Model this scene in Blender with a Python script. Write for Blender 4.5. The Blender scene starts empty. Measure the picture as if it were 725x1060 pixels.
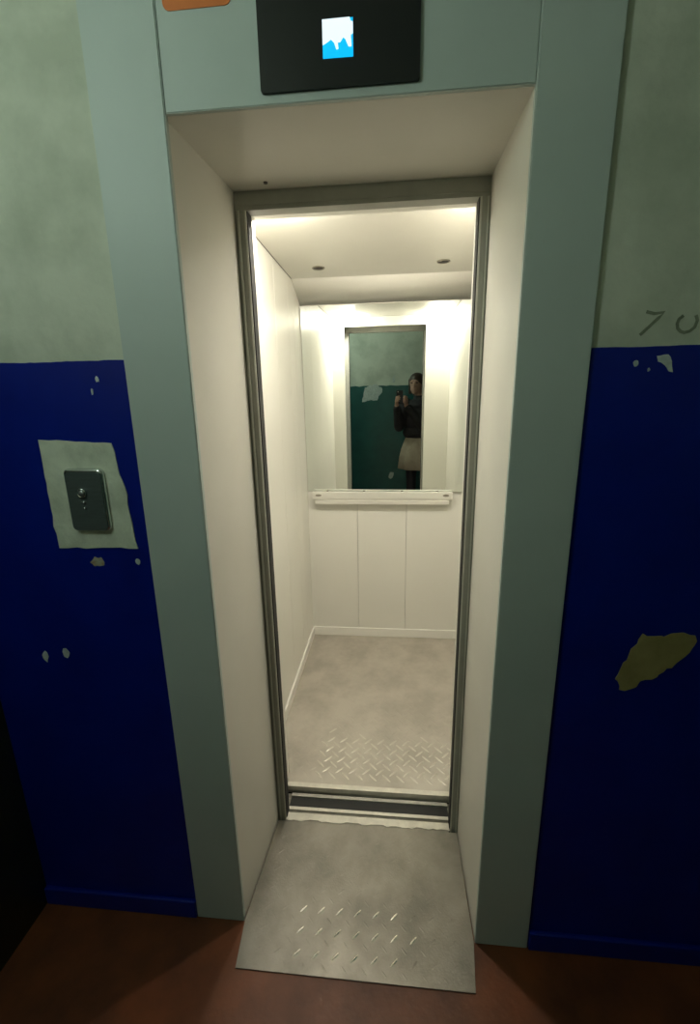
import bpy, bmesh, math, random
from mathutils import Vector, Matrix, Euler
random.seed(7)
S = bpy.context.scene
COL = S.collection
PI = math.pi

# ------------------------------------------------------------------ camera
CAM_LOC = (0.1033, -0.9377, 1.5)
CAM_ROT = (math.radians(75.686), math.radians(1.0144), math.radians(5.3367))
cd = bpy.data.cameras.new('camera')
cam = bpy.data.objects.new('camera', cd); COL.objects.link(cam)
cam.location = CAM_LOC; cam.rotation_euler = CAM_ROT
cd.sensor_fit = 'HORIZONTAL'; cd.sensor_width = 36.0
cd.lens = 457.67 / 725 * 36.0
cd.clip_start = 0.005
S.camera = cam
# ------------------------------------------------------------------ world, light, exposure
w = bpy.data.worlds.new('world'); S.world = w; w.use_nodes = True
w.node_tree.nodes['Background'].inputs[0].default_value = (0.5, 0.7, 0.65, 1)
w.node_tree.nodes['Background'].inputs[1].default_value = 0.0
S.view_settings.view_transform = 'Standard'; S.view_settings.look = 'None'
S.view_settings.exposure = 0.0; S.view_settings.gamma = 1.0
S.view_settings.use_curve_mapping = False
HALL_LAMP = (-0.84, -0.95, 2.30)      # the landing's wall lamp, left of the camera
HALL_POWER = 10.0
HALL_COLOR = (0.84, 1.0, 0.93)
SPOT_POWER = 350.0                    # emission of the lift's lamp lenses
SPOT_COLOR = (1.0, 0.94, 0.83)

# ------------------------------------------------------------------ materials
def mat(name, base, rough=0.6, metal=0.0, var=None, vscale=6.0, vmix=(0.35, 0.65), bump=0.0, bscale=60.0,
        spec=0.5, emit=None, estr=0.0, coat=0.0, detail=5.0, stretch=(1, 1, 1), rvar=0.0):
    m = bpy.data.materials.new(name); m.use_nodes = True
    nt = m.node_tree; n = nt.nodes; l = nt.links
    b = n['Principled BSDF']
    b.inputs['Base Color'].default_value = (*base, 1)
    b.inputs['Roughness'].default_value = rough
    b.inputs['Metallic'].default_value = metal
    b.inputs['Specular IOR Level'].default_value = spec
    b.inputs['Coat Weight'].default_value = coat
    if emit:
        b.inputs['Emission Color'].default_value = (*emit, 1); b.inputs['Emission Strength'].default_value = estr
    tc = n.new('ShaderNodeTexCoord'); mp = n.new('ShaderNodeMapping')
    mp.inputs['Scale'].default_value = stretch
    l.new(tc.outputs['Object'], mp.inputs['Vector'])
    if var:
        no = n.new('ShaderNodeTexNoise'); no.inputs['Scale'].default_value = vscale; no.inputs['Detail'].default_value = detail
        no.inputs['Roughness'].default_value = 0.6
        l.new(mp.outputs[0], no.inputs['Vector'])
        r = n.new('ShaderNodeValToRGB')
        r.color_ramp.elements[0].position = vmix[0]; r.color_ramp.elements[0].color = (*base, 1)
        r.color_ramp.elements[1].position = vmix[1]; r.color_ramp.elements[1].color = (*var, 1)
        l.new(no.outputs['Fac'], r.inputs['Fac']); l.new(r.outputs['Color'], b.inputs['Base Color'])
        if rvar:
            mr = n.new('ShaderNodeMapRange')
            mr.inputs['To Min'].default_value = max(0.03, rough - rvar); mr.inputs['To Max'].default_value = min(1, rough + rvar)
            l.new(no.outputs['Fac'], mr.inputs['Value']); l.new(mr.outputs[0], b.inputs['Roughness'])
    if bump:
        nb = n.new('ShaderNodeTexNoise'); nb.inputs['Scale'].default_value = bscale; nb.inputs['Detail'].default_value = 4
        l.new(mp.outputs[0], nb.inputs['Vector'])
        bp = n.new('ShaderNodeBump'); bp.inputs['Strength'].default_value = bump; bp.inputs['Distance'].default_value = 0.004
        l.new(nb.outputs['Fac'], bp.inputs['Height']); l.new(bp.outputs[0], b.inputs['Normal'])
    return m

M = {}
M['whitewash'] = mat('whitewash', (0.66, 0.69, 0.57), 0.9, var=(0.50, 0.54, 0.43), vscale=4.5, vmix=(0.42, 0.66), bump=0.5, bscale=30)
M['blue'] = mat('blue_oil_paint', (0.0006, 0.010, 0.21), 0.40, var=(0.0006, 0.014, 0.26), vscale=5, bump=0.28, bscale=14, spec=0.35)
M['green'] = mat('dark_green_oil_paint', (0.020, 0.125, 0.110), 0.3, var=(0.015, 0.095, 0.086), vscale=5, bump=0.25, bscale=18)
M['olive'] = mat('olive_oil_paint', (0.035, 0.04, 0.012), 0.35, var=(0.02, 0.025, 0.008), vscale=5, bump=0.25, bscale=18)
M['floor'] = mat('terracotta_floor_paint', (0.18, 0.050, 0.012), 0.5, var=(0.085, 0.024, 0.006), vscale=5, vmix=(0.4, 0.68), bump=0.25, bscale=40, rvar=0.12)
M['ceiling'] = mat('ceiling_whitewash', (0.6, 0.62, 0.54), 0.9, var=(0.5, 0.52, 0.44), vscale=4)
M['plaster'] = mat('bare_plaster', (0.72, 0.77, 0.62), 0.92, var=(0.54, 0.59, 0.46), vscale=16, bump=0.6, bscale=50)
M['oldplaster'] = mat('ochre_old_plaster', (0.36, 0.30, 0.115), 0.92, var=(0.28, 0.23, 0.08), vscale=18, bump=0.8, bscale=40)
M['chipwhite'] = mat('white_chip', (0.6, 0.66, 0.62), 0.9, var=(0.42, 0.48, 0.44), vscale=60, bump=0.4, bscale=80)
M['chipbrown'] = mat('brown_chip', (0.30, 0.20, 0.09), 0.9, var=(0.45, 0.45, 0.33), vscale=50, bump=0.5, bscale=80)
M['pencil'] = mat('grey_green_brush_paint', (0.19, 0.22, 0.15), 0.8, var=(0.28, 0.31, 0.22), vscale=50)
M['casing'] = mat('casing_enamel', (0.52, 0.59, 0.55), 0.5, var=(0.49, 0.56, 0.52), vscale=3, bump=0.04, bscale=120)
M['cheek'] = mat('cheek_enamel', (0.72, 0.70, 0.62), 0.42, var=(0.68, 0.66, 0.58), vscale=3, bump=0.05, bscale=120)
M['frame'] = mat('grey_steel_enamel', (0.39, 0.39, 0.335), 0.42, metal=0.12, var=(0.34, 0.34, 0.29), vscale=12)
M['framelight'] = mat('light_steel_edge', (0.62, 0.62, 0.55), 0.35, metal=0.3)
M['seal'] = mat('dark_rubber_seal', (0.02, 0.02, 0.018), 0.7)
M['sill'] = mat('aluminium_sill', (0.36, 0.34, 0.29), 0.42, metal=0.7, var=(0.22, 0.21, 0.17), vscale=25, stretch=(1, 6, 1))
M['silllight'] = mat('bright_aluminium', (0.72, 0.69, 0.60), 0.4, metal=0.4, var=(0.6, 0.57, 0.5), vscale=30)
M['laminate'] = mat('cream_laminate', (0.80, 0.785, 0.71), 0.30, var=(0.78, 0.765, 0.69), vscale=2.5)
M['cabceiling'] = mat('cream_ceiling_panel', (0.74, 0.72, 0.65), 0.35, var=(0.71, 0.69, 0.62), vscale=3)
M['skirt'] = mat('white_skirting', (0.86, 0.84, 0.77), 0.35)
M['joint'] = mat('dark_joint', (0.25, 0.24, 0.21), 0.6)
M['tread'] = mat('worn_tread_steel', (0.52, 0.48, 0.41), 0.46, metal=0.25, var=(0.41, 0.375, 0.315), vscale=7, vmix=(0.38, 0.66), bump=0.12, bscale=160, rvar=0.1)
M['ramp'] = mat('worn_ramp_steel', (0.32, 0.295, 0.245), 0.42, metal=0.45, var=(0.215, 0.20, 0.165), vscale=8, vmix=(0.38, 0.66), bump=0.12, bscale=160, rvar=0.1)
M['polished'] = mat('polished_tread_lug', (0.62, 0.59, 0.51), 0.32, metal=0.6)
M['glint'] = mat('worn_glint_lug', (0.85, 0.81, 0.72), 0.24, metal=0.9)  # brighter metal for ramp lugs of one slant, paints in their highlight
M['mirror'] = mat('mirror_silver', (0.88, 0.92, 0.89), 0.0, metal=1.0)
M['mirroredge'] = mat('mirror_glass_edge', (0.35, 0.45, 0.40), 0.2)
M['rail'] = mat('satin_rail', (0.80, 0.78, 0.71), 0.28, metal=0.25)
M['dark'] = mat('dark_recess', (0.035, 0.028, 0.02), 0.6)
M['trim'] = mat('lamp_trim', (0.30, 0.27, 0.22), 0.35, metal=0.6)
M['lens'] = mat('lamp_lens', (0.9, 0.9, 0.9), 0.4, emit=SPOT_COLOR, estr=SPOT_POWER)
M['panel'] = mat('dark_display_glass', (0.012, 0.014, 0.014), 0.22, spec=0.5)
M['screen'] = mat('cyan_screen', (0.0, 0.05, 0.08), 0.3, emit=(0.0, 0.50, 0.95), estr=1.1)
M['digit'] = mat('white_screen_segment', (0.1, 0.1, 0.1), 0.3, emit=(0.80, 0.93, 1.0), estr=1.1)
M['callplate'] = mat('dark_brushed_plate', (0.10, 0.125, 0.12), 0.42, metal=0.2, var=(0.085, 0.105, 0.10), vscale=30, stretch=(1, 1, 8))
M['chrome'] = mat('chrome_edge', (0.75, 0.78, 0.76), 0.25, metal=1.0)
M['led'] = mat('indicator_pip', (0.35, 0.38, 0.36), 0.25, metal=0.6)
M['orange'] = mat('orange_sticker', (0.75, 0.20, 0.03), 0.5, var=(0.65, 0.16, 0.03), vscale=10)
M['screw'] = mat('screw', (0.06, 0.055, 0.045), 0.4, metal=0.6)
M['skin'] = mat('skin', (0.55, 0.33, 0.24), 0.55, var=(0.50, 0.29, 0.21), vscale=20)
M['hair'] = mat('brown_hair', (0.06, 0.035, 0.02), 0.5, bump=0.6, bscale=120, stretch=(1, 1, 0.15))
M['jacket'] = mat('dark_jacket', (0.025, 0.024, 0.026), 0.8, var=(0.04, 0.036, 0.036), vscale=14, bump=0.3, bscale=60)
M['coat'] = mat('beige_wool', (0.50, 0.43, 0.31), 0.9, var=(0.43, 0.36, 0.26), vscale=18, bump=0.4, bscale=90)
M['leggings'] = mat('dark_leggings', (0.02, 0.02, 0.025), 0.8)
M['shoe'] = mat('blue_grey_boot', (0.16, 0.18, 0.24), 0.5)
M['eye'] = mat('eye', (0.12, 0.09, 0.07), 0.15)
M['phone'] = mat('black_phone', (0.02, 0.02, 0.022), 0.25)
M['phonescreen'] = mat('phone_screen', (0.02, 0.02, 0.02), 0.1, emit=(0.6, 0.65, 0.6), estr=0.25)
M['glass'] = mat('frosted_lamp_bowl', (0.8, 0.85, 0.8), 0.4, emit=HALL_COLOR, estr=3.0)

# ------------------------------------------------------------------ helpers
def link(name, me, m=None, parent=None, smooth=False):
    o = bpy.data.objects.new(name, me); COL.objects.link(o)
    if m:
        for x in (m if isinstance(m, (list, tuple)) else [m]): me.materials.append(x)
    if parent: o.parent = parent
    if smooth:
        for p in me.polygons: p.use_smooth = True
    return o
def obj(name, bm, m=None, parent=None, smooth=False):
    me = bpy.data.meshes.new(name)
    bmesh.ops.recalc_face_normals(bm, faces=bm.faces)
    bm.to_mesh(me); bm.free()
    return link(name, me, m, parent, smooth)
def box(bm, a, b, mi=0, bevel=0.0, seg=2):
    vs = [bm.verts.new((x, y, z)) for x in (a[0], b[0]) for y in (a[1], b[1]) for z in (a[2], b[2])]
    fs = [bm.faces.new([vs[i] for i in q]) for q in ((0,1,3,2),(4,6,7,5),(0,4,5,1),(2,3,7,6),(0,2,6,4),(1,5,7,3))]
    for f in fs: f.material_index = mi
    if bevel:
        es = list({e for f in fs for e in f.edges})
        r = bmesh.ops.bevel(bm, geom=es, offset=bevel, segments=seg, affect='EDGES', profile=0.6)
        for f in r['faces']: f.material_index = mi
    return vs
def prism_y(bm, pts, y0, y1, mi=0, bevel=0.0):
    """outline in x,z swept from y0 (front) to y1"""
    a = [bm.verts.new((x, y0, z)) for x, z in pts]; b = [bm.verts.new((x, y1, z)) for x, z in pts]
    n = len(pts)
    fs = [bm.faces.new(a), bm.faces.new(b[::-1])] + [bm.faces.new((a[i], b[i], b[(i+1) % n], a[(i+1) % n])) for i in range(n)]
    for f in fs: f.material_index = mi
    if bevel:
        es = [e for e in fs[0].edges]
        bmesh.ops.bevel(bm, geom=es, offset=bevel, segments=2, affect='EDGES')
def prism_z(bm, pts, z0, z1, mi=0):
    a = [bm.verts.new((x, y, z0)) for x, y in pts]; b = [bm.verts.new((x, y, z1)) for x, y in pts]
    n = len(pts)
    fs = [bm.faces.new(a[::-1]), bm.faces.new(b)] + [bm.faces.new((a[i], a[(i+1) % n], b[(i+1) % n], b[i])) for i in range(n)]
    for f in fs: f.material_index = mi
def lathe(bm, prof, c=(0, 0, 0), axis='z', n=28, mi=0):
    """prof: list of (radius, height)"""
    rings = []
    for r, h in prof:
        ring = []
        for i in range(n):
            a = 2 * PI * i / n
            u, v = r * math.cos(a), r * math.sin(a)
            p = (u, v, h) if axis == 'z' else ((u, h, v) if axis == 'y' else (h, u, v))
            ring.append(bm.verts.new((p[0] + c[0], p[1] + c[1], p[2] + c[2])))
        rings.append(ring)
    for a, b in zip(rings, rings[1:]):
        for i in range(n):
            f = bm.faces.new((a[i], a[(i+1) % n], b[(i+1) % n], b[i])); f.material_index = mi
    for e in (rings[0], rings[-1]):
        f = bm.faces.new(e); f.material_index = mi
def rounded(x0, x1, z0, z1, r, n=5):
    pts = []
    for cx, cz, a0 in ((x1-r, z1-r, 0), (x0+r, z1-r, 90), (x0+r, z0+r, 180), (x1-r, z0+r, 270)):
        for i in range(n + 1):
            a = math.radians(a0 + 90 * i / n); pts.append((cx + r*math.cos(a), cz + r*math.sin(a)))
    return pts
def ragged(pts, step=0.012, amp=0.0025, seed=1):
    rnd = random.Random(seed); out = []
    for i in range(len(pts)):
        a, b = Vector(pts[i]), Vector(pts[(i+1) % len(pts)])
        n = max(1, int((b-a).length / step))
        for k in range(n):
            p = a.lerp(b, k / n)
            out.append((p.x + rnd.uniform(-amp, amp), p.y + rnd.uniform(-amp, amp)))
    return out
def tag(o, label=None, cat=None, group=None, kind=None):
    if label: o['label'] = label
    if cat: o['category'] = cat
    if group: o['group'] = group
    if kind: o['kind'] = kind
    return o
def thing(name, label, cat, loc=(0, 0, 0), group=None):
    o = bpy.data.objects.new(name, None); COL.objects.link(o); o.location = loc
    o.empty_display_size = 0.05
    return tag(o, label, cat, group)
def structure(name, bm, m, label, cat):
    o = obj(name, bm, m); return tag(o, label, cat, kind='structure')
def shift(bm, loc):
    bmesh.ops.translate(bm, verts=bm.verts, vec=Vector(loc) * -1); return bm

# ------------------------------------------------------------------ the landing: room shell
HX0, HX1, HY0, HZ = -0.958, 1.45, -1.80, 2.62
WY = 0.012                             # plaster face of the lift wall; the casing stands 12 mm proud of it
bm = bmesh.new(); box(bm, (HX0-.1, HY0-.1, -.12), (HX1+.1, .31, 0.0))
structure('floor', bm, M['floor'], 'reddish brown painted concrete floor of the landing', 'floor')
bm = bmesh.new(); box(bm, (HX0-.1, HY0-.1, HZ), (HX1+.1, .31, HZ+.1))
structure('ceiling', bm, M['ceiling'], 'whitewashed ceiling of the landing', 'ceiling')
bm = bmesh.new()
box(bm, (HX0-.1, WY, 0), (-.352, .31, HZ)); box(bm, (.372, WY, 0), (HX1+.1, .31, HZ)); box(bm, (-.352, WY, 2.05), (.372, .31, HZ))
wf = structure('wall_front', bm, M['whitewash'], 'stained whitewashed wall around the lift doorway', 'wall')
bm = bmesh.new(); box(bm, (HX0-.1, HY0, 0), (HX0, WY, HZ))
wl = structure('wall_left', bm, M['whitewash'], 'side wall left of the call button with dark olive lower paint', 'wall')
bm = bmesh.new(); box(bm, (HX0, HY0, 0), (HX0+.003, WY-.004, 1.59)); obj('painted_dado', bm, M['olive'], wl)['label'] = 'dark olive lower paint'
bm = bmesh.new(); box(bm, (HX1, HY0, 0), (HX1+.1, WY, HZ))
wr = structure('wall_right', bm, M['whitewash'], 'side wall to the right of the lift', 'wall')
bm = bmesh.new(); box(bm, (HX1-.003, HY0, 0), (HX1, WY-.004, 1.59)); obj('painted_dado', bm, M['green'], wr)['label'] = 'dark green lower paint'
bm = bmesh.new(); box(bm, (HX0-.1, HY0-.1, 0), (HX1+.1, HY0, HZ))
wb = structure('wall_back', bm, M['whitewash'], 'whitewashed and dark green wall seen in the mirror behind the person', 'wall')
bm = bmesh.new()
pts = ragged([(HX0+.004, 0.0), (HX1-.004, 0.0), (HX1-.004, 1.57), (HX0+.004, 1.57)], .05, .006, 3)
pts = [(min(max(x, HX0+.004), HX1-.004), max(z, 0.002)) for x, z in pts]
prism_y(bm, pts, HY0, HY0+.003)
obj('painted_dado', bm, M['green'], wb)['label'] = 'dark green lower paint with a ragged top edge'
for q, sd in (([(-.36, 1.38), (-.16, 1.40), (-.10, 1.53), (-.20, 1.60), (-.34, 1.55)], 4), ([(0.02, 1.60), (.05, 1.60), (.05, 1.70), (.03, 1.70)], 5),
              ([(-.02, .36), (.04, .37), (.05, .44), (-.01, .45)], 6)):
    bm = bmesh.new(); prism_y(bm, ragged(q, .03, .012, sd), HY0+.003, HY0+.007)
    obj('bare_patch', bm, M['chipwhite'], wb)['label'] = 'pale patch of bare plaster'

# blue dado on both sides of the lift, chips and patches on it
def dado(x0, x1, ztop, sd):
    bm = bmesh.new()
    rnd = random.Random(sd); n = 40
    top = [(x0 + (x1-x0) * i / n, ztop + rnd.uniform(-.0009, .0009)) for i in range(n + 1)]
    prism_y(bm, [(x1, 0.0), (x0, 0.0)] + top, WY-.003, WY)
    o = obj('painted_dado', bm, M['blue'], wf); o['label'] = 'glossy dark blue lower paint'
dado(HX0+.002, -.466, 1.590, 11); dado(.482, HX1-.003, 1.588, 12)
PY = WY - .003
def chip(name, pts, m, label, sd, d=.0012, step=.012, amp=.0022):
    bm = bmesh.new(); prism_y(bm, ragged(pts, step, amp, sd), PY - d, PY)
    o = obj(name, bm, m, wf); o['label'] = label; return o
chip('plaster_patch', [(-.698, 1.422), (-.524, 1.416), (-.521, 1.372), (-.508, 1.318), (-.4985, 1.166), (-.697, 1.164), (-.7, 1.2)],
     M['plaster'], 'bare pale plaster rectangle around the call button', 21, .0025, .02, .0024)
def blob(cx, cz, rx, rz, n=9, sd=1):
    rnd = random.Random(sd)
    return [(cx + rx*math.cos(2*PI*i/n)*rnd.uniform(.7, 1.15), cz + rz*math.sin(2*PI*i/n)*rnd.uniform(.7, 1.15)) for i in range(n)]
chip('paint_chip', blob(-.606, 1.130, .019, .014, sd=3), M['chipbrown'], 'brown and cream chip under the plaster patch', 22, .0012, .006, .002)
chip('paint_chip', blob(-.503, 1.132, .006, .008, sd=4), M['chipwhite'], 'small white chip at patch corner', 23, .0012, .01, .001)
chip('paint_chip', blob(-.795, .862, .008, .016, sd=5), M['chipwhite'], 'left one of two low white chips', 24, .0012, .01, .001)
chip('paint_chip', blob(-.736, .875, .010, .014, sd=6), M['chipwhite'], 'right one of two low white chips', 25, .0012, .01, .001)
chip('paint_chip', blob(-.537, 1.552, .005, .007, sd=7), M['chipwhite'], 'tiny white chip near the dado top', 26, .0012, .01, .0008)
chip('paint_chip', blob(-.552, 1.526, .003, .008, sd=8), M['chipwhite'], 'thin white fleck near the dado top', 27, .0012, .01, .0006)
chip('paint_chip', [(.609, 1.571), (.628, 1.573), (.637, 1.560), (.641, 1.538), (.634, 1.540), (.624, 1.553), (.612, 1.561)], M['chipwhite'],
     'white curved chip under the painted number', 28, .0012, .006, .0015)
chip('paint_chip', blob(.571, 1.557, .005, .007, sd=9), M['chipwhite'], 'small white chip right of the lift', 29, .0012, .01, .001)
chip('paint_chip', blob(.596, 1.545, .003, .004, sd=10), M['chipwhite'], 'tiny white fleck right of the lift', 30, .0012, .01, .0006)
chip('plaster_patch', [(.622, .866), (.634, .905), (.646, .945), (.664, .978), (.70, .974), (.74, .985), (.772, .982), (.782, .968), (.765, .935),
     (.735, .900), (.706, .872), (.674, .858), (.660, .836), (.632, .834)], M['oldplaster'], 'ochre patch where blue paint has fallen off', 31, .0015, .01, .0035)
# number brushed on the wall to the right of the lift: 7 and 0
def stroke(pts, width, label):
    bm = bmesh.new(); n = len(pts); L, R_ = [], []
    for i, p in enumerate(pts):
        a = Vector(pts[max(i-1, 0)]); b = Vector(pts[min(i+1, n-1)]); t = (b-a).normalized(); nn = Vector((-t.y, t.x)) * width / 2
        L.append((p[0]+nn.x, p[1]+nn.y)); R_.append((p[0]-nn.x, p[1]-nn.y))
    prism_y(bm, L + R_[::-1], WY-.0008, WY)
    o = obj('painted_number', bm, M['pencil'], wf); o['label'] = label
stroke([(.579, 1.650), (.594, 1.646), (.611, 1.648), (.603, 1.639), (.590, 1.626), (.573, 1.609)], .0055, 'brushed number seven')
stroke([(.646, 1.641), (.639, 1.635), (.637, 1.627), (.639, 1.619), (.645, 1.613), (.652, 1.611), (.661, 1.613), (.669, 1.620), (.672, 1.632), (.668, 1.641)], .0055, 'brushed number zero')
# base of the blue wall
def plinth(name, x0, x1, h, label):
    bm = bmesh.new(); vs = box(bm, (x0, PY-.014, 0), (x1, PY, h), bevel=.005)
    structure(name, bm, M['blue'], label, 'baseboard')
plinth('baseboard_left', HX0+.004, -.472, .062, 'blue painted wall base left of the lift')
plinth('baseboard_right', .489, HX1-.005, .062, 'blue painted wall base right of the lift')

# ------------------------------------------------------------------ the portal (painted metal surround)
XL, XR, ZT, D = -.3272, .3447, 2.018, .322
XDL, XDR = -.3044, .3389
portal = thing('elevator_portal', 'pale green and cream metal surround framing the lift doorway', 'door surround', (0, 0, 0))
TOP = 2.52
bm = bmesh.new(); prism_y(bm, [(-.4707, 0), (XL, 0), (XL+.010, TOP), (-.462, TOP)], 0, WY, bevel=.002); obj('casing', bm, M['casing'], portal)['label'] = 'pale green casing strip left of the opening'
bm = bmesh.new(); prism_y(bm, [(XR, 0), (.4876, 0), (.480, TOP), (XR, TOP)], 0, WY, bevel=.002); obj('casing', bm, M['casing'], portal)['label'] = 'pale green casing strip right of the opening'
bm = bmesh.new(); prism_y(bm, [(XL+.0085, ZT+.0005), (XR-.0005, ZT+.0005), (XR-.0005, TOP), (XL+.0105, TOP)], .003, WY, bevel=.0015); obj('fascia', bm, M['casing'], portal)['label'] = 'pale green panel above the opening'
def cheek(x0, x1, s, label):
    bm = bmesh.new()
    prism_z(bm, [(x0, .013), (x1, D), (x1 + s*.010, D), (x0 + s*.010, .013)], 0.0, ZT)
    o = obj('cheek', bm, M['cheek'], portal); o['label'] = label
cheek(XL, XDL, -1, 'cream left cheek of the doorway'); cheek(XR, XDR, 1, 'cream right cheek of the doorway')
bm = bmesh.new(); prism_z(bm, [(XL-.008, .013), (XR+.008, .013), (XDR+.008, D), (XDL-.008, D)], ZT+.0006, ZT+.012); obj('soffit', bm, M['cheek'], portal)['label'] = 'cream underside of the doorway head'
bm = bmesh.new(); lathe(bm, [(.0045, -.0025), (.0055, 0.0), (.0055, .0008)], (-.21, .288, ZT), n=14); obj('screw', bm, M['screw'], portal)

# ------------------------------------------------------------------ landing door frame of grey steel
dfr = thing('landing_door_frame', 'grey steel lift door frame with ribbed jambs and grooved sill', 'door frame', (0, D, 0))
def P(bm): return shift(bm, (0, D, 0))
def jamb(xo, s, label):
    # s=+1: left jamb, profile grows to +x.  offsets from the outer edge, front y
    bm = bmesh.new()
    steps = [(-.004, .007, .004, 0), (.007, .0115, .000, 1), (.0115, .025, .003, 0), (.025, .029, .000, 1), (.029, .032, .006, 2)]
    for a, b, dy, mi in steps:
        x0, x1 = sorted((xo + s*a, xo + s*b)); box(bm, (x0, D + dy, 0.0), (x1, D+.040, ZT-.044 if a > 0 else ZT), mi)
    obj('jamb', P(bm), [M['frame'], M['framelight'], M['seal']], dfr)['label'] = label
jamb(XDL, 1, 'left ribbed jamb'); jamb(XDR+.005, -1, 'right ribbed jamb')
bm = bmesh.new()
box(bm, (XDL+.0005, D+.003, ZT-.006), (XDR+.0045, D+.040, ZT), 0)
box(bm, (XDL+.0005, D, ZT-.034), (XDR+.0045, D+.040, ZT-.006), 0); box(bm, (XDL+.0005, D+.002, ZT-.044), (XDR+.0045, D+.040, ZT-.034), 0)
obj('header', P(bm), [M['frame'], M['framelight'], M['seal']], dfr)
bm = bmesh.new()
z0 = .014
box(bm, (XDL+.001, D+.033, z0-.013), (XDR-.001, D+.110, z0), 0)
box(bm, (XDL+.028, D+.038, z0), (XDR-.023, D+.051, z0+.006), 1); box(bm, (XDL+.028, D+.0955, z0), (XDR-.023, D+.109, z0+.006), 1)
box(bm, (XDL+.028, D+.052, z0), (XDR-.023, D+.095, z0+.0008), 2)
obj('sill', P(bm), [M['sill'], M['silllight'], M['seal']], dfr)['label'] = 'grooved metal sill'

# ------------------------------------------------------------------ tread lugs
def lugs(bm, x0, x1, y0, y1, zf, pitch, L, W, H, keep, mi=1, both=True, seed=3):
    rnd = random.Random(seed); n = int((abs(x1-x0) + abs(y1-y0)) / pitch) + 2; q = pitch / math.sqrt(2)
    for p_ in range(-n, n):
        for k_ in range(-n, n):
            # interlocking lattice turned by 45 degrees: every lug points at the flank of its neighbour
            x = (x0+x1)/2 + (p_ + k_)*q; y = (y0+y1)/2 + (p_ - k_)*q
            if not (x0 <= x <= x1 and y0 <= y <= y1): continue
            a = PI/4 if (p_ + k_) % 2 == 0 else -PI/4
            h = H * keep(x, y, rnd) * (1.0 if both or a > 0 else .35)
            if h < 1e-5: continue
            ca, sa = math.cos(a), math.sin(a); z = zf(y)
            ring = []
            for k in range(8):
                t = 2*PI*k/8; u = L*math.cos(t); v = W*math.sin(t)
                ring.append(bm.verts.new((x + u*ca - v*sa, y + u*sa + v*ca, zf(y + u*sa + v*ca) - .0002)))
            mid = []
            for k in range(8):
                t = 2*PI*k/8; u = .6*L*math.cos(t); v = .45*W*math.sin(t)
                mid.append(bm.verts.new((x + u*ca - v*sa, y + u*sa + v*ca, zf(y + u*sa + v*ca) + h)))
            m_ = mi if h > .5*H and (both or a > 0) else 0
            ctr = bm.verts.new((x, y, zf(y) + h*1.35))
            for k in range(8): f = bm.faces.new((mid[k], mid[(k+1) % 8], ctr)); f.material_index = m_; f.smooth = True
            for k in range(8):
                f = bm.faces.new((ring[k], ring[(k+1) % 8], mid[(k+1) % 8], mid[k])); f.material_index = m_; f.smooth = True

# ------------------------------------------------------------------ threshold ramp
ramp = thing('threshold_ramp', 'worn steel tread plate sloping from brown floor up to lift sill', 'ramp', (0, .1, 0))
RY0, RY1, RZ1 = -.112, .350, .018
zf = lambda y: .004 + (RZ1-.004) * min(1, max(0, (y-RY0)/(RY1-RY0)))
bm = bmesh.new()
row = []
for y in (RY0, -.09, -.06, -.03, -.001, .001, .05, .1, .15, .2, .25, .3, .3155, .3165, RY1):
    xa = -.315 - .009*(y-RY0)/.112 if y < 0 else (-.3245 + .0222*y/.314 if y < .316 else -.270); xb = .327 + .014*(y-RY0)/.112 if y < 0 else (.341 - .004*y/.314 if y < .316 else .309)
    row.append([bm.verts.new((xa, y, zf(y))), bm.verts.new((xb, y, zf(y))), bm.verts.new((xb, y, max(.0, zf(y)-.0035))), bm.verts.new((xa, y, max(.0, zf(y)-.0035)))])
for a, b in zip(row, row[1:]):
    for k in range(4): bm.faces.new((a[k], a[(k+1) % 4], b[(k+1) % 4], b[k]))
bm.faces.new(row[0]); bm.faces.new(row[-1][::-1])
def keep_ramp(x, y, r):
    core = math.exp(-(((x-.0)/.22)**2 + ((y+.02)/.115)**2)**2)
    if not (-.297 < x < .322): return 0
    return max(.16, core) * r.uniform(.72, 1.1)
lugs(bm, -.285, .300, RY0+.016, RY1-.06, zf, .0385, .0150, .0034, .0019, keep_ramp, 1, False, 5)  # only lugs of one slant get the glint colour, as if catching the light
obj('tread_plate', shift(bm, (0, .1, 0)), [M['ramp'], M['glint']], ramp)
bm = bmesh.new()
rnd = random.Random(4)
pts = [(-.275 + .588*i/40, .320 + rnd.uniform(-.0045, .0045)) for i in range(41)] + [(.313, .3485), (-.275, .3485)]
prism_z(bm, pts, .0168, .0195)
obj('weld_strip', shift(bm, (0, .1, 0)), M['silllight'], ramp)['label'] = 'pale ragged strip along the back edge'

# ------------------------------------------------------------------ elevator cab
CX0, CX1, CY0, CY1, CZ0, CZ1 = -.394, .515, .450, 1.594, .04, 2.074
OX0, OX1, OZ = -.297, .327, 2.006
cab = thing('elevator_cab', 'brightly lit cream lift cab with steel tread floor behind the open doorway', 'elevator', ((CX0+CX1)/2, 1.0, 0))
def Cc(bm): return shift(bm, ((CX0+CX1)/2, 1.0, 0))
bm = bmesh.new(); box(bm, (CX0-.03, CY0-.006, .015), (CX1+.03, CY1+.03, CZ0))
def keep_cab(x, y, r):
    if not (CX0+.03 < x < CX1-.03): return 0
    wear = 1.0 if y < .72 else max(.14, .5 - (y-.72)*1.2)
    side = .45 if x < -.2 else 1.0; side *= .5 if y < .50 else 1.0
    return wear * side * r.uniform(.75, 1.1)
lugs(bm, CX0+.02, CX1-.02, CY0+.05, CY1-.05, lambda y: CZ0, .0385, .0250, .0050, .0020, keep_cab, 1, True, 6)
obj('floor_plate', Cc(bm), [M['tread'], M['polished']], cab)['label'] = 'worn steel tread plate floor'
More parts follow.
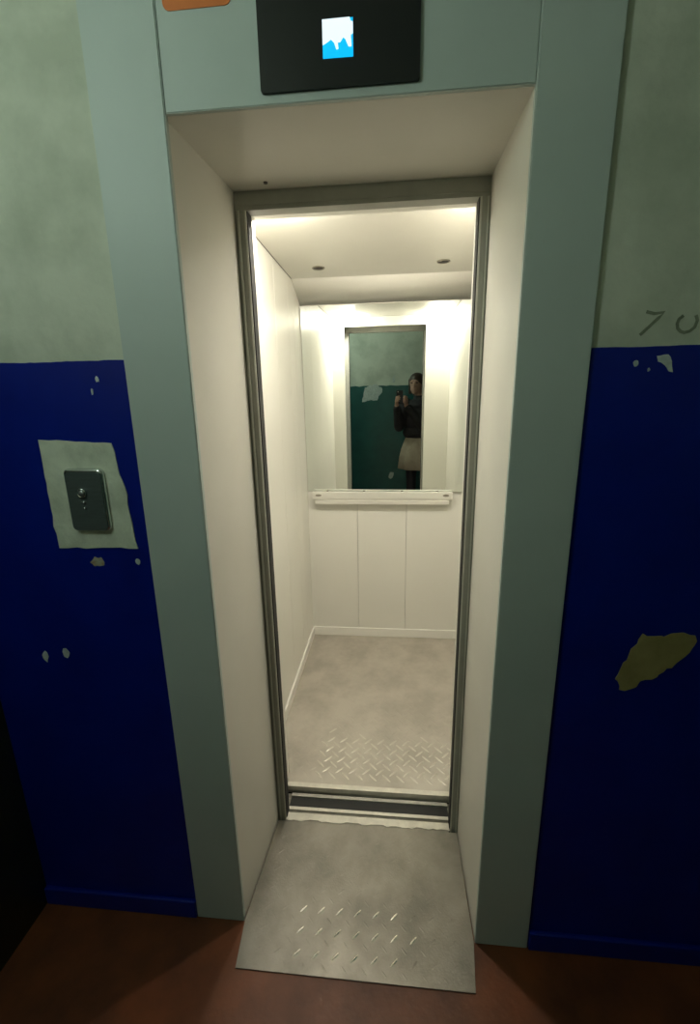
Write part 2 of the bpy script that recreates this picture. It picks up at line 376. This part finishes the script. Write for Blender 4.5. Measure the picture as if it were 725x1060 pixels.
bm = bmesh.new(); box(bm, (OX0-.005, CY0-.011, .012), (OX1+.005, CY0+.010, CZ0+.0035), bevel=.002); obj('cab_sill', Cc(bm), M['silllight'], cab)['label'] = 'bright metal strip at the cab edge'
def seams_wall(name, axis, fixed, sgn, a0, a1, cuts, label):
    """wall of panels with narrow joints; axis is the direction along the wall"""
    bm = bmesh.new(); e = [a0] + cuts + [a1]; g = .0009
    def bx(p, q, d0, d1, mi, bev=0):
        if axis == 'y': box(bm, (min(fixed+d0*sgn, fixed+d1*sgn), p, CZ0), (max(fixed+d0*sgn, fixed+d1*sgn), q, CZ1), mi, bev)
        else: box(bm, (p, min(fixed+d0*sgn, fixed+d1*sgn), CZ0), (q, max(fixed+d0*sgn, fixed+d1*sgn), CZ1), mi, bev)
    for p, q in zip(e, e[1:]): bx(p+g, q-g, 0, .014, 0, .0012)
    bx(a0, a1, .010, .024, 1)
    o = obj(name, Cc(bm), [M['laminate'], M['joint']], cab); o['label'] = label
seams_wall('side_wall', 'y', CX0, -1, CY0, CY1, [.80, 1.05, 1.30, 1.42], 'left cream laminate wall')
seams_wall('side_wall', 'y', CX1, 1, CY0, CY1, [.80, 1.05, 1.30, 1.42], 'right cream laminate wall')
seams_wall('back_wall', 'x', CY1, 1, CX0-.014, CX1+.014, [-.101, .188], 'cream laminate wall behind the mirror')
for x0, x1, lb in ((CX0-.02, OX0, 'left front return'), (OX1, CX1+.02, 'right front return')):
    bm = bmesh.new(); box(bm, (x0, CY0-.006, CZ0), (x1, CY0+.028, CZ1), 0, .002); obj('front_return', Cc(bm), M['laminate'], cab)['label'] = lb
bm = bmesh.new(); box(bm, (OX0, CY0-.006, OZ), (OX1, CY0+.028, CZ1), 0, .002); obj('front_header', Cc(bm), M['laminate'], cab)
bm = bmesh.new()
box(bm, (CX0-.03, CY0-.006, CZ1+.004), (CX1+.03, CY1+.03, CZ1+.03), 1)
box(bm, (CX0+.0035, CY0+.03, CZ1), (CX1-.0035, CY1-.002, CZ1+.006), 0)
obj('ceiling_panel', Cc(bm), [M['cabceiling'], M['joint']], cab)
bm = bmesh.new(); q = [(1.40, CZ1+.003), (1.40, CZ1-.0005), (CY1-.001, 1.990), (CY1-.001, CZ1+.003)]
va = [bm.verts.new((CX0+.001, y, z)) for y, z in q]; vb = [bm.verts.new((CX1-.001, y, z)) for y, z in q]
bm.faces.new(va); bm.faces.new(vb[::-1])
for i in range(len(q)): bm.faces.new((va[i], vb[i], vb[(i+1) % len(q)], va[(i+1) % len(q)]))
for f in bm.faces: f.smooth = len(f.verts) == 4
obj('ceiling_cove', Cc(bm), M['skirt'], cab)['label'] = 'sloping rear edge of the ceiling'  # colour whiter than the ceiling panel, to offset the shade on the slope
def skirting(a, b, label):
    bm = bmesh.new(); box(bm, a, b, 0, .003); obj('skirting', Cc(bm), M['skirt'], cab)['label'] = label
SK = .056
skirting((CX0, CY0+.03, CZ0), (CX0+.010, CY1, CZ0+SK), 'left skirting'); skirting((CX1-.010, CY0+.03, CZ0), (CX1, CY1, CZ0+SK), 'right skirting')
skirting((CX0+.010, CY1-.010, CZ0), (CX1-.010, CY1, CZ0+SK), 'back skirting')

# mirror on the back wall, full width above the handrail
MZ0, MZ1 = .978, 1.985
TILT = math.radians(0.75)
mir = thing('wall_mirror', 'wide frameless mirror on the back wall above the handrail', 'mirror', ((CX0+CX1)/2, CY1-.005, MZ0))
bm = bmesh.new(); hw = (CX1-CX0)/2 - .004; hh = MZ1-MZ0
box(bm, (-hw, -.006, 0), (hw, -.001, hh-.003), 1)
for f in bm.faces:
    f.normal_update()
    if f.calc_center_median().y < -.0055: f.material_index = 0
obj('mirror_glass', bm, [M['mirror'], M['mirroredge']], mir)
for x in (-.335, -.12, .10, .30):
    bm = bmesh.new(); box(bm, (x-.007, -.010, -.004), (x+.007, -.001, .006), 0, .001); obj('mirror_clip', bm, M['trim'], mir)
mir.rotation_euler = (TILT, 0, math.radians(-.65))

# handrail
rail = thing('handrail', 'flat cream handrail with two dark end slots below the mirror', 'handrail', (.042, CY1, .938))
bm = bmesh.new(); box(bm, (-.402, -.048, 0), (.402, -.030, .044), 0, .005, 3); obj('rail_bar', bm, M['rail'], rail, False)
bm = bmesh.new(); box(bm, (-.385, -.046, -.030), (.385, -.034, -.006), 0, .004, 3); box(bm, (-.37, -.042, -.008), (.37, -.036, .002)); obj('lower_lip', bm, M['rail'], rail)['label'] = 'thinner lower edge of the rail'
for x in (-.365, .365):
    bm = bmesh.new(); box(bm, (x-.020, -.031, .004), (x+.020, -.0005, .038), 0, .003); obj('bracket', bm, M['rail'], rail)
    bm = bmesh.new(); prism_y(bm, [(x + .018*math.cos(2*PI*k/20), .024 + .0065*math.sin(2*PI*k/20)) for k in range(20)], -.0488, -.0478); obj('end_slot', bm, M['trim'], rail)['label'] = 'dark oval slot'

# ceiling fittings: two dark recessed eyes further back, two lit lamps just inside the doorway
def eye(x, y, label):
    t = thing('ceiling_eyelet', label, 'ceiling spot', (x, y, CZ1), 'dark eyelets in the cab ceiling')
    bm = bmesh.new(); n = 28
    lathe(bm, [(.0285, -.0008), (.0285, -.0035), (.026, -.0042), (.023, -.0036), (.023, -.001)], (0, 0, 0), 'z', n); obj('trim_ring', bm, M['trim'], t, True)
    bm = bmesh.new(); lathe(bm, [(.0228, -.0012), (.0228, -.0025), (.012, -.0045), (.002, -.005)], (0, 0, 0), 'z', n); obj('dark_lens', bm, M['dark'], t, True)
eye(-.232, 1.233, 'dark round eyelet on the left of the lift cab ceiling'); eye(.320, 1.222, 'dark round eyelet on the right of the lift cab ceiling')
def lamp(x, y, label):
    t = thing('ceiling_lamp', label, 'lamp', (x, y, CZ1), 'lit lamps in the cab ceiling')
    bm = bmesh.new(); lathe(bm, [(.052, -.0005), (.052, -.004), (.046, -.006), (.044, -.004), (.044, -.001)], (0, 0, 0), 'z', 32); obj('trim_ring', bm, M['framelight'], t, True)
    bm = bmesh.new(); lathe(bm, [(.0435, -.0015), (.0435, -.010), (.038, -.018), (.022, -.024), (.001, -.026)], (0, 0, 0), 'z', 32); obj('lamp_lens', bm, M['lens'], t, True)
lamp(-.24, .555, 'bright ceiling lamp reflected at the top left of the mirror'); lamp(.40, .555, 'bright ceiling lamp reflected at the top right of the mirror')

# ------------------------------------------------------------------ floor indicator above the doorway
ind = thing('floor_indicator', 'dark floor indicator panel with small glowing cyan screen above the doorway', 'display', (.007, .003, 2.034))
bm = bmesh.new(); prism_y(bm, rounded(-.142, .140, 0, .155, .004), -.006, 0, 0, .0012); obj('display_panel', bm, M['panel'], ind)
bm = bmesh.new(); prism_y(bm, [(-.028, .0415), (.025, .0410), (.025, .0955), (-.028, .0960)], -.0068, -.006); scr = obj('screen', bm, M['screen'], ind)
scr['label'] = 'glowing cyan screen'
g = [(0, 0), (.9, 0), (.93, .1), (1, .12), (1, .42), (.93, .45), (.95, .75), (.85, .75), (.75, .55), (.68, .5), (.58, .62), (.5, .62), (.52, .78), (.45, .8), (.38, .62), (.28, .53), (.1, .62), (0, .66)]
bm = bmesh.new(); prism_y(bm, [(-.028 + .053*u, .096 - .0545*v) for u, v in g], -.0074, -.0068); obj('screen_digit', bm, M['digit'], scr)['label'] = 'white lit symbol on the screen'

# orange sticker at the top left of the surround
bm = bmesh.new(); prism_y(bm, rounded(-.062, .062, 0, .07, .012), -.0012, 0)
t = obj('sticker', bm, M['orange']); t.location = (-.242, .003, 2.168)
tag(t, 'orange sticker above the upper left corner of the lift doorway', 'sticker')

# ------------------------------------------------------------------ call button
call = thing('call_panel', 'dark metal lift call button plate on the bare plaster patch', 'call button', (-.599, PY-.0025, 1.284))
def rr(w, h, r): return rounded(-w/2, w/2, -h/2, h/2, r)
def pad(w, h, r, y0, y1, bev, n=5):
    """rounded plate from y0 (back) to y1 (front) with a rounded front rim"""
    bm = bmesh.new(); loops = [[bm.verts.new((x, y0, z)) for x, z in rr(w, h, r)]]
    for k in range(n + 1):
        a = PI/2*k/n; d = bev*(1 - math.cos(a))
        loops.append([bm.verts.new((x, y1 + bev - bev*math.sin(a), z)) for x, z in rr(w - 2*d, h - 2*d, max(r - d, .001))])
    for a, b in zip(loops, loops[1:]):
        for i in range(len(a)):
            f = bm.faces.new((a[i], a[(i+1) % len(a)], b[(i+1) % len(a)], b[i])); f.smooth = True
    bm.faces.new(loops[0]); bm.faces.new(loops[-1])
    return bm
obj('back_box', pad(.096, .148, .013, 0, -.011, .007), M['chrome'], call)['label'] = 'chrome rim'
fp = obj('faceplate', pad(.086, .137, .010, -.0100, -.0125, .001), M['callplate'], call)
fp.location = (0, 0, -.0025)
bm = bmesh.new(); lathe(bm, [(.011, -.0135), (.011, -.0165), (.0095, -.0175), (.0085, -.0165)], (-.006, 0, .018), 'y', 24); obj('button_ring', bm, M['chrome'], call, True)
bm = bmesh.new(); lathe(bm, [(.0083, -.0135), (.0083, -.016), (.006, -.0185), (.001, -.0195)], (-.006, 0, .018), 'y', 24); obj('button', bm, M['led'], call, True)
for z, r in ((-.004, .0042), (-.017, .0032)):
    bm = bmesh.new(); lathe(bm, [(r, -.0135), (r, -.015), (r*.6, -.0165), (.0005, -.017)], (-.004, 0, z), 'y', 16); obj('indicator_pip', bm, M['led'], call, True)

# ------------------------------------------------------------------ landing lamp (its light is all the landing has besides the cab)
hl = thing('landing_lamp', 'round frosted lamp high on the left side wall of the landing', 'lamp', (HX0, HALL_LAMP[1], HALL_LAMP[2]))
bm = bmesh.new(); lathe(bm, [(.10, .0005), (.10, .02), (.09, .025)], (0, 0, 0), 'x', 32); obj('lamp_base', bm, M['framelight'], hl)
bm = bmesh.new(); lathe(bm, [(.080, .025), (.075, .035), (.045, .045), (.001, .048)], (0, 0, 0), 'x', 32); obj('lamp_bowl', bm, M['glass'], hl, True)
ld = bpy.data.lights.new('landing_light', 'POINT'); ld.energy = HALL_POWER; ld.color = HALL_COLOR; ld.shadow_soft_size = .05
lo = bpy.data.objects.new('landing_light', ld); COL.objects.link(lo); lo.location = HALL_LAMP

# ------------------------------------------------------------------ phone and person, seen in the mirror
ph = thing('smartphone', 'dark smartphone held up by the person in the mirror', 'phone', (0, 0, 0))
Mc = Matrix.Translation(CAM_LOC) @ Euler(CAM_ROT, 'XYZ').to_matrix().to_4x4()
ph.matrix_world = Mc @ Matrix.Translation((.018, -.060, .014))
bm = bmesh.new(); box(bm, (-.036, -.074, -.004), (.036, .074, .004), 0, .003, 3); obj('phone_body', bm, M['phone'], ph)
bm = bmesh.new(); box(bm, (-.033, -.069, .004), (.033, .069, .0046), 0); obj('phone_screen', bm, M['phonescreen'], ph)
bm = bmesh.new(); lathe(bm, [(.006, -.004), (.006, -.0055), (.004, -.0055)], (-.018, .060, 0), 'z', 18); obj('phone_lens', bm, M['chrome'], ph)

def capsule(bm, p0, r0, p1, r1, n=16):
    p0, p1 = Vector(p0), Vector(p1); d = p1 - p0; L = d.length
    q = d.to_track_quat('Z', 'Y').to_matrix().to_4x4() if L > 1e-6 else Matrix.Identity(4)
    prof = [(r0*math.cos(a), r0*math.sin(a)) for a in (-1.45, -1.1, -.7, -.35, 0)] + [(r1*math.cos(a), L + r1*math.sin(a)) for a in (0, .35, .7, 1.1, 1.45)]
    start = len(bm.verts); b2 = bmesh.new(); lathe(b2, prof, n=n)
    bmesh.ops.transform(b2, matrix=Matrix.Translation(p0) @ q, verts=b2.verts)
    me = bpy.data.meshes.new('tmp'); bmesh.ops.recalc_face_normals(b2, faces=b2.faces); b2.to_mesh(me); b2.free(); bm.from_mesh(me); bpy.data.meshes.remove(me)
def ell(bm, c, r, rot=(0, 0, 0)):
    m4 = Matrix.Translation(c) @ Euler(rot).to_matrix().to_4x4() @ Matrix.Diagonal((*r, 1))
    bmesh.ops.create_icosphere(bm, subdivisions=3, radius=1, matrix=m4)
def melt(name, bm, m, parent, voxel=.006, smooth=4, loc=(0, 0, 0)):
    """fuse the solids of bm into one continuous skin"""
    me = bpy.data.meshes.new('tmp'); bm.to_mesh(me); bm.free()
    o = bpy.data.objects.new('tmp', me); COL.objects.link(o)
    r = o.modifiers.new('r', 'REMESH'); r.mode = 'VOXEL'; r.voxel_size = voxel; r.use_smooth_shade = True
    s = o.modifiers.new('s', 'SMOOTH'); s.factor = .5; s.iterations = smooth
    dg = bpy.context.evaluated_depsgraph_get(); dg.update()
    me2 = bpy.data.meshes.new_from_object(o.evaluated_get(dg))
    bpy.data.objects.remove(o); bpy.data.meshes.remove(me); me2.name = name
    me2.materials.clear()
    out = link(name, me2, m, parent, True); out.location = loc
    return out

PX, PYY = .355, -1.20
person = thing('person', 'person in dark jacket and beige skirt holding a phone, reflected in the mirror', 'person', (PX, PYY, 0))
# all in the person's own frame: faces +y, right hand at +x
tgt = Vector((.1213-PX, -.957-PYY, 1.442))          # the phone
LS, RS = Vector((-.165, 0, 1.36)), Vector((.165, 0, 1.36))
LE, RE = Vector((-.235, .07, 1.115)), Vector((.03, .165, 1.13))
LW, RW = tgt + Vector((-.030, -.055, -.085)), tgt + Vector((.075, -.055, -.085))
bm = bmesh.new()
ell(bm, (0, .0, 1.17), (.155, .095, .22)); ell(bm, (0, 0, .93), (.165, .11, .14)); ell(bm, (0, .0, 1.33), (.165, .085, .08))
for s_, hip in ((-1, Vector((-.085, 0, .90))), (1, Vector((.085, 0, .90)))):
    kn = Vector((s_*.088, .012, .48)); an = Vector((s_*.085, -.02, .085))
    capsule(bm, hip, .082, kn, .052); capsule(bm, kn, .052, kn.lerp(an, .35) + Vector((0, -.014, 0)), .052); capsule(bm, kn.lerp(an, .35) + Vector((0, -.014, 0)), .05, an, .034)
    capsule(bm, an + Vector((0, -.01, -.045)), .034, an + Vector((s_*.015, .15, -.058)), .026)
capsule(bm, LS, .055, LE, .040); capsule(bm, LE, .040, LW, .026); capsule(bm, RS, .055, RE, .040); capsule(bm, RE, .040, RW, .026)
capsule(bm, (0, -.01, 1.38), .055, (-.02, .012, 1.50), .05)
HD = Vector((-.045, .03, 1.575))
ell(bm, HD + Vector((0, -.008, .02)), (.074, .092, .098), (0, 0, .35)); ell(bm, HD + Vector((-.012, .022, -.042)), (.056, .062, .066), (0, 0, .35))
fd = Vector((-math.sin(.35), math.cos(.35), 0)); sd = Vector((math.cos(.35), math.sin(.35), 0))
capsule(bm, HD + fd*.082 + Vector((0, 0, .022)), .009, HD + fd*.098 + Vector((0, 0, -.018)), .014)          # nose
capsule(bm, HD + fd*.076 - sd*.018 + Vector((0, 0, -.052)), .008, HD + fd*.076 + sd*.018 + Vector((0, 0, -.052)), .008)   # lips
ell(bm, HD + fd*.066 + Vector((0, 0, -.088)), (.022, .018, .016))                                              # chin
for k in (-1, 1): ell(bm, HD + sd*k*.076 + Vector((0, -.01, -.005)), (.010, .018, .030), (0, 0, .35)); capsule(bm, HD + fd*.084 - sd*k*.045 + Vector((0, 0, .037)), .006, HD + fd*.088 - sd*k*.016 + Vector((0, 0, .038)), .006)
# hands: palm, four fingers closing on the phone's edges, thumb on the screen side
def hand(wr, side):
    pc = wr + Vector((-side*.004, .022, .045))
    ell(bm, pc, (.026, .018, .046)); capsule(bm, wr, .024, pc, .022)
    for i, (dz, ln) in enumerate(((.040, .96), (.022, 1.05), (.004, 1.0), (-.014, .82))):
        b0 = pc + Vector((side*.010, .006, dz)); b1 = b0 + Vector((side*.002, .030*ln, .006)); b2_ = b1 + Vector((-side*.020*ln, .016, .006)); b3 = b2_ + Vector((-side*.020*ln, .000, .003))
        capsule(bm, b0, .0088, b1, .0082, 10); capsule(bm, b1, .0082, b2_, .0076, 10); capsule(bm, b2_, .0076, b3, .0066, 10)
    t0 = pc + Vector((-side*.016, -.004, -.018)); t1 = t0 + Vector((-side*.022, -.004, .028)); t2 = t1 + Vector((-side*.010, .006, .026))
    capsule(bm, t0, .0115, t1, .010, 10); capsule(bm, t1, .010, t2, .0082, 10)
hand(LW, -1); hand(RW, 1)
melt('body', bm, M['skin'], person, .005, 3)
for k in (-1, 1):
    bm = bmesh.new(); ell(bm, HD + fd*.079 + sd*k*.031 + Vector((0, 0, .020)), (.0125, .010, .0075), (0, 0, .35)); obj('eye', bm, M['eye'], person, True)
# hair: cap over crown and back, to the collar
bm = bmesh.new()
ell(bm, HD + Vector((.006, -.016, .046)), (.087, .096, .086), (0, 0, .35)); ell(bm, HD + Vector((.012, -.05, -.03)), (.082, .062, .11), (0, 0, .35))
for k in (-1, 1): capsule(bm, HD + sd*k*.074 + Vector((0, .0, .05)), .022, HD + sd*k*.078 + Vector((0, -.005, -.09)), .018)
melt('hair', bm, M['hair'], person, .006, 4)
# dark jacket with collar
bm = bmesh.new()
ell(bm, (0, 0, 1.18), (.185, .128, .235)); ell(bm, (0, 0, 1.335), (.185, .105, .09)); ell(bm, (0, 0, 1.04), (.196, .142, .105))
capsule(bm, LS, .078, LE, .062); capsule(bm, LE, .062, LE.lerp(LW, .86), .044); capsule(bm, RS, .078, RE, .062); capsule(bm, RE, .062, RE.lerp(RW, .86), .044)
capsule(bm, (0, -.012, 1.38), .078, (-.008, -.006, 1.425), .070)
melt('jacket', bm, M['jacket'], person, .007, 5)
# beige skirt, flared, soft folds
bm = bmesh.new(); rings = []
prof = [(1.06, .135, .098), (.98, .160, .116), (.91, .188, .138), (.85, .208, .154), (.76, .226, .168), (.62, .240, .180), (.615, .233, .173), (.78, .207, .152), (.91, .180, .130), (1.05, .128, .090)]
nn = 48
for z, rx, ry in prof:
    am = .05 * max(0, (1.05 - z) / .4)
    rings.append([bm.verts.new((rx*(1 + am*math.sin(9*2*PI*i/nn))*math.cos(2*PI*i/nn), ry*(1 + am*math.sin(9*2*PI*i/nn + .6))*math.sin(2*PI*i/nn), z)) for i in range(nn)])
for a, b in zip(rings, rings[1:] + rings[:1]):
    for i in range(nn): bm.faces.new((a[i], a[(i+1) % nn], b[(i+1) % nn], b[i]))
obj('skirt', bm, M['coat'], person, True)
bm = bmesh.new()
for s_ in (-1, 1):
    kn = Vector((s_*.088, .012, .48)); an = Vector((s_*.085, -.02, .13)); mid = kn.lerp(an, .38) + Vector((0, -.014, 0))
    capsule(bm, (s_*.085, 0, .88), .088, kn, .058); capsule(bm, kn, .058, mid, .057); capsule(bm, mid, .056, an, .041)
bmx = bm; melt('leggings', bmx, M['leggings'], person, .007, 3)
for s_ in (-1, 1):
    bm = bmesh.new(); an = Vector((s_*.085, -.02, .085))
    capsule(bm, an + Vector((0, 0, .11)), .050, an, .047); capsule(bm, an + Vector((0, -.012, -.042)), .046, an + Vector((s_*.015, .145, -.052)), .038)
    for v in bm.verts: v.co.z = max(v.co.z, 0.0)
    melt('boot', bm, M['shoe'], person, .006, 3)
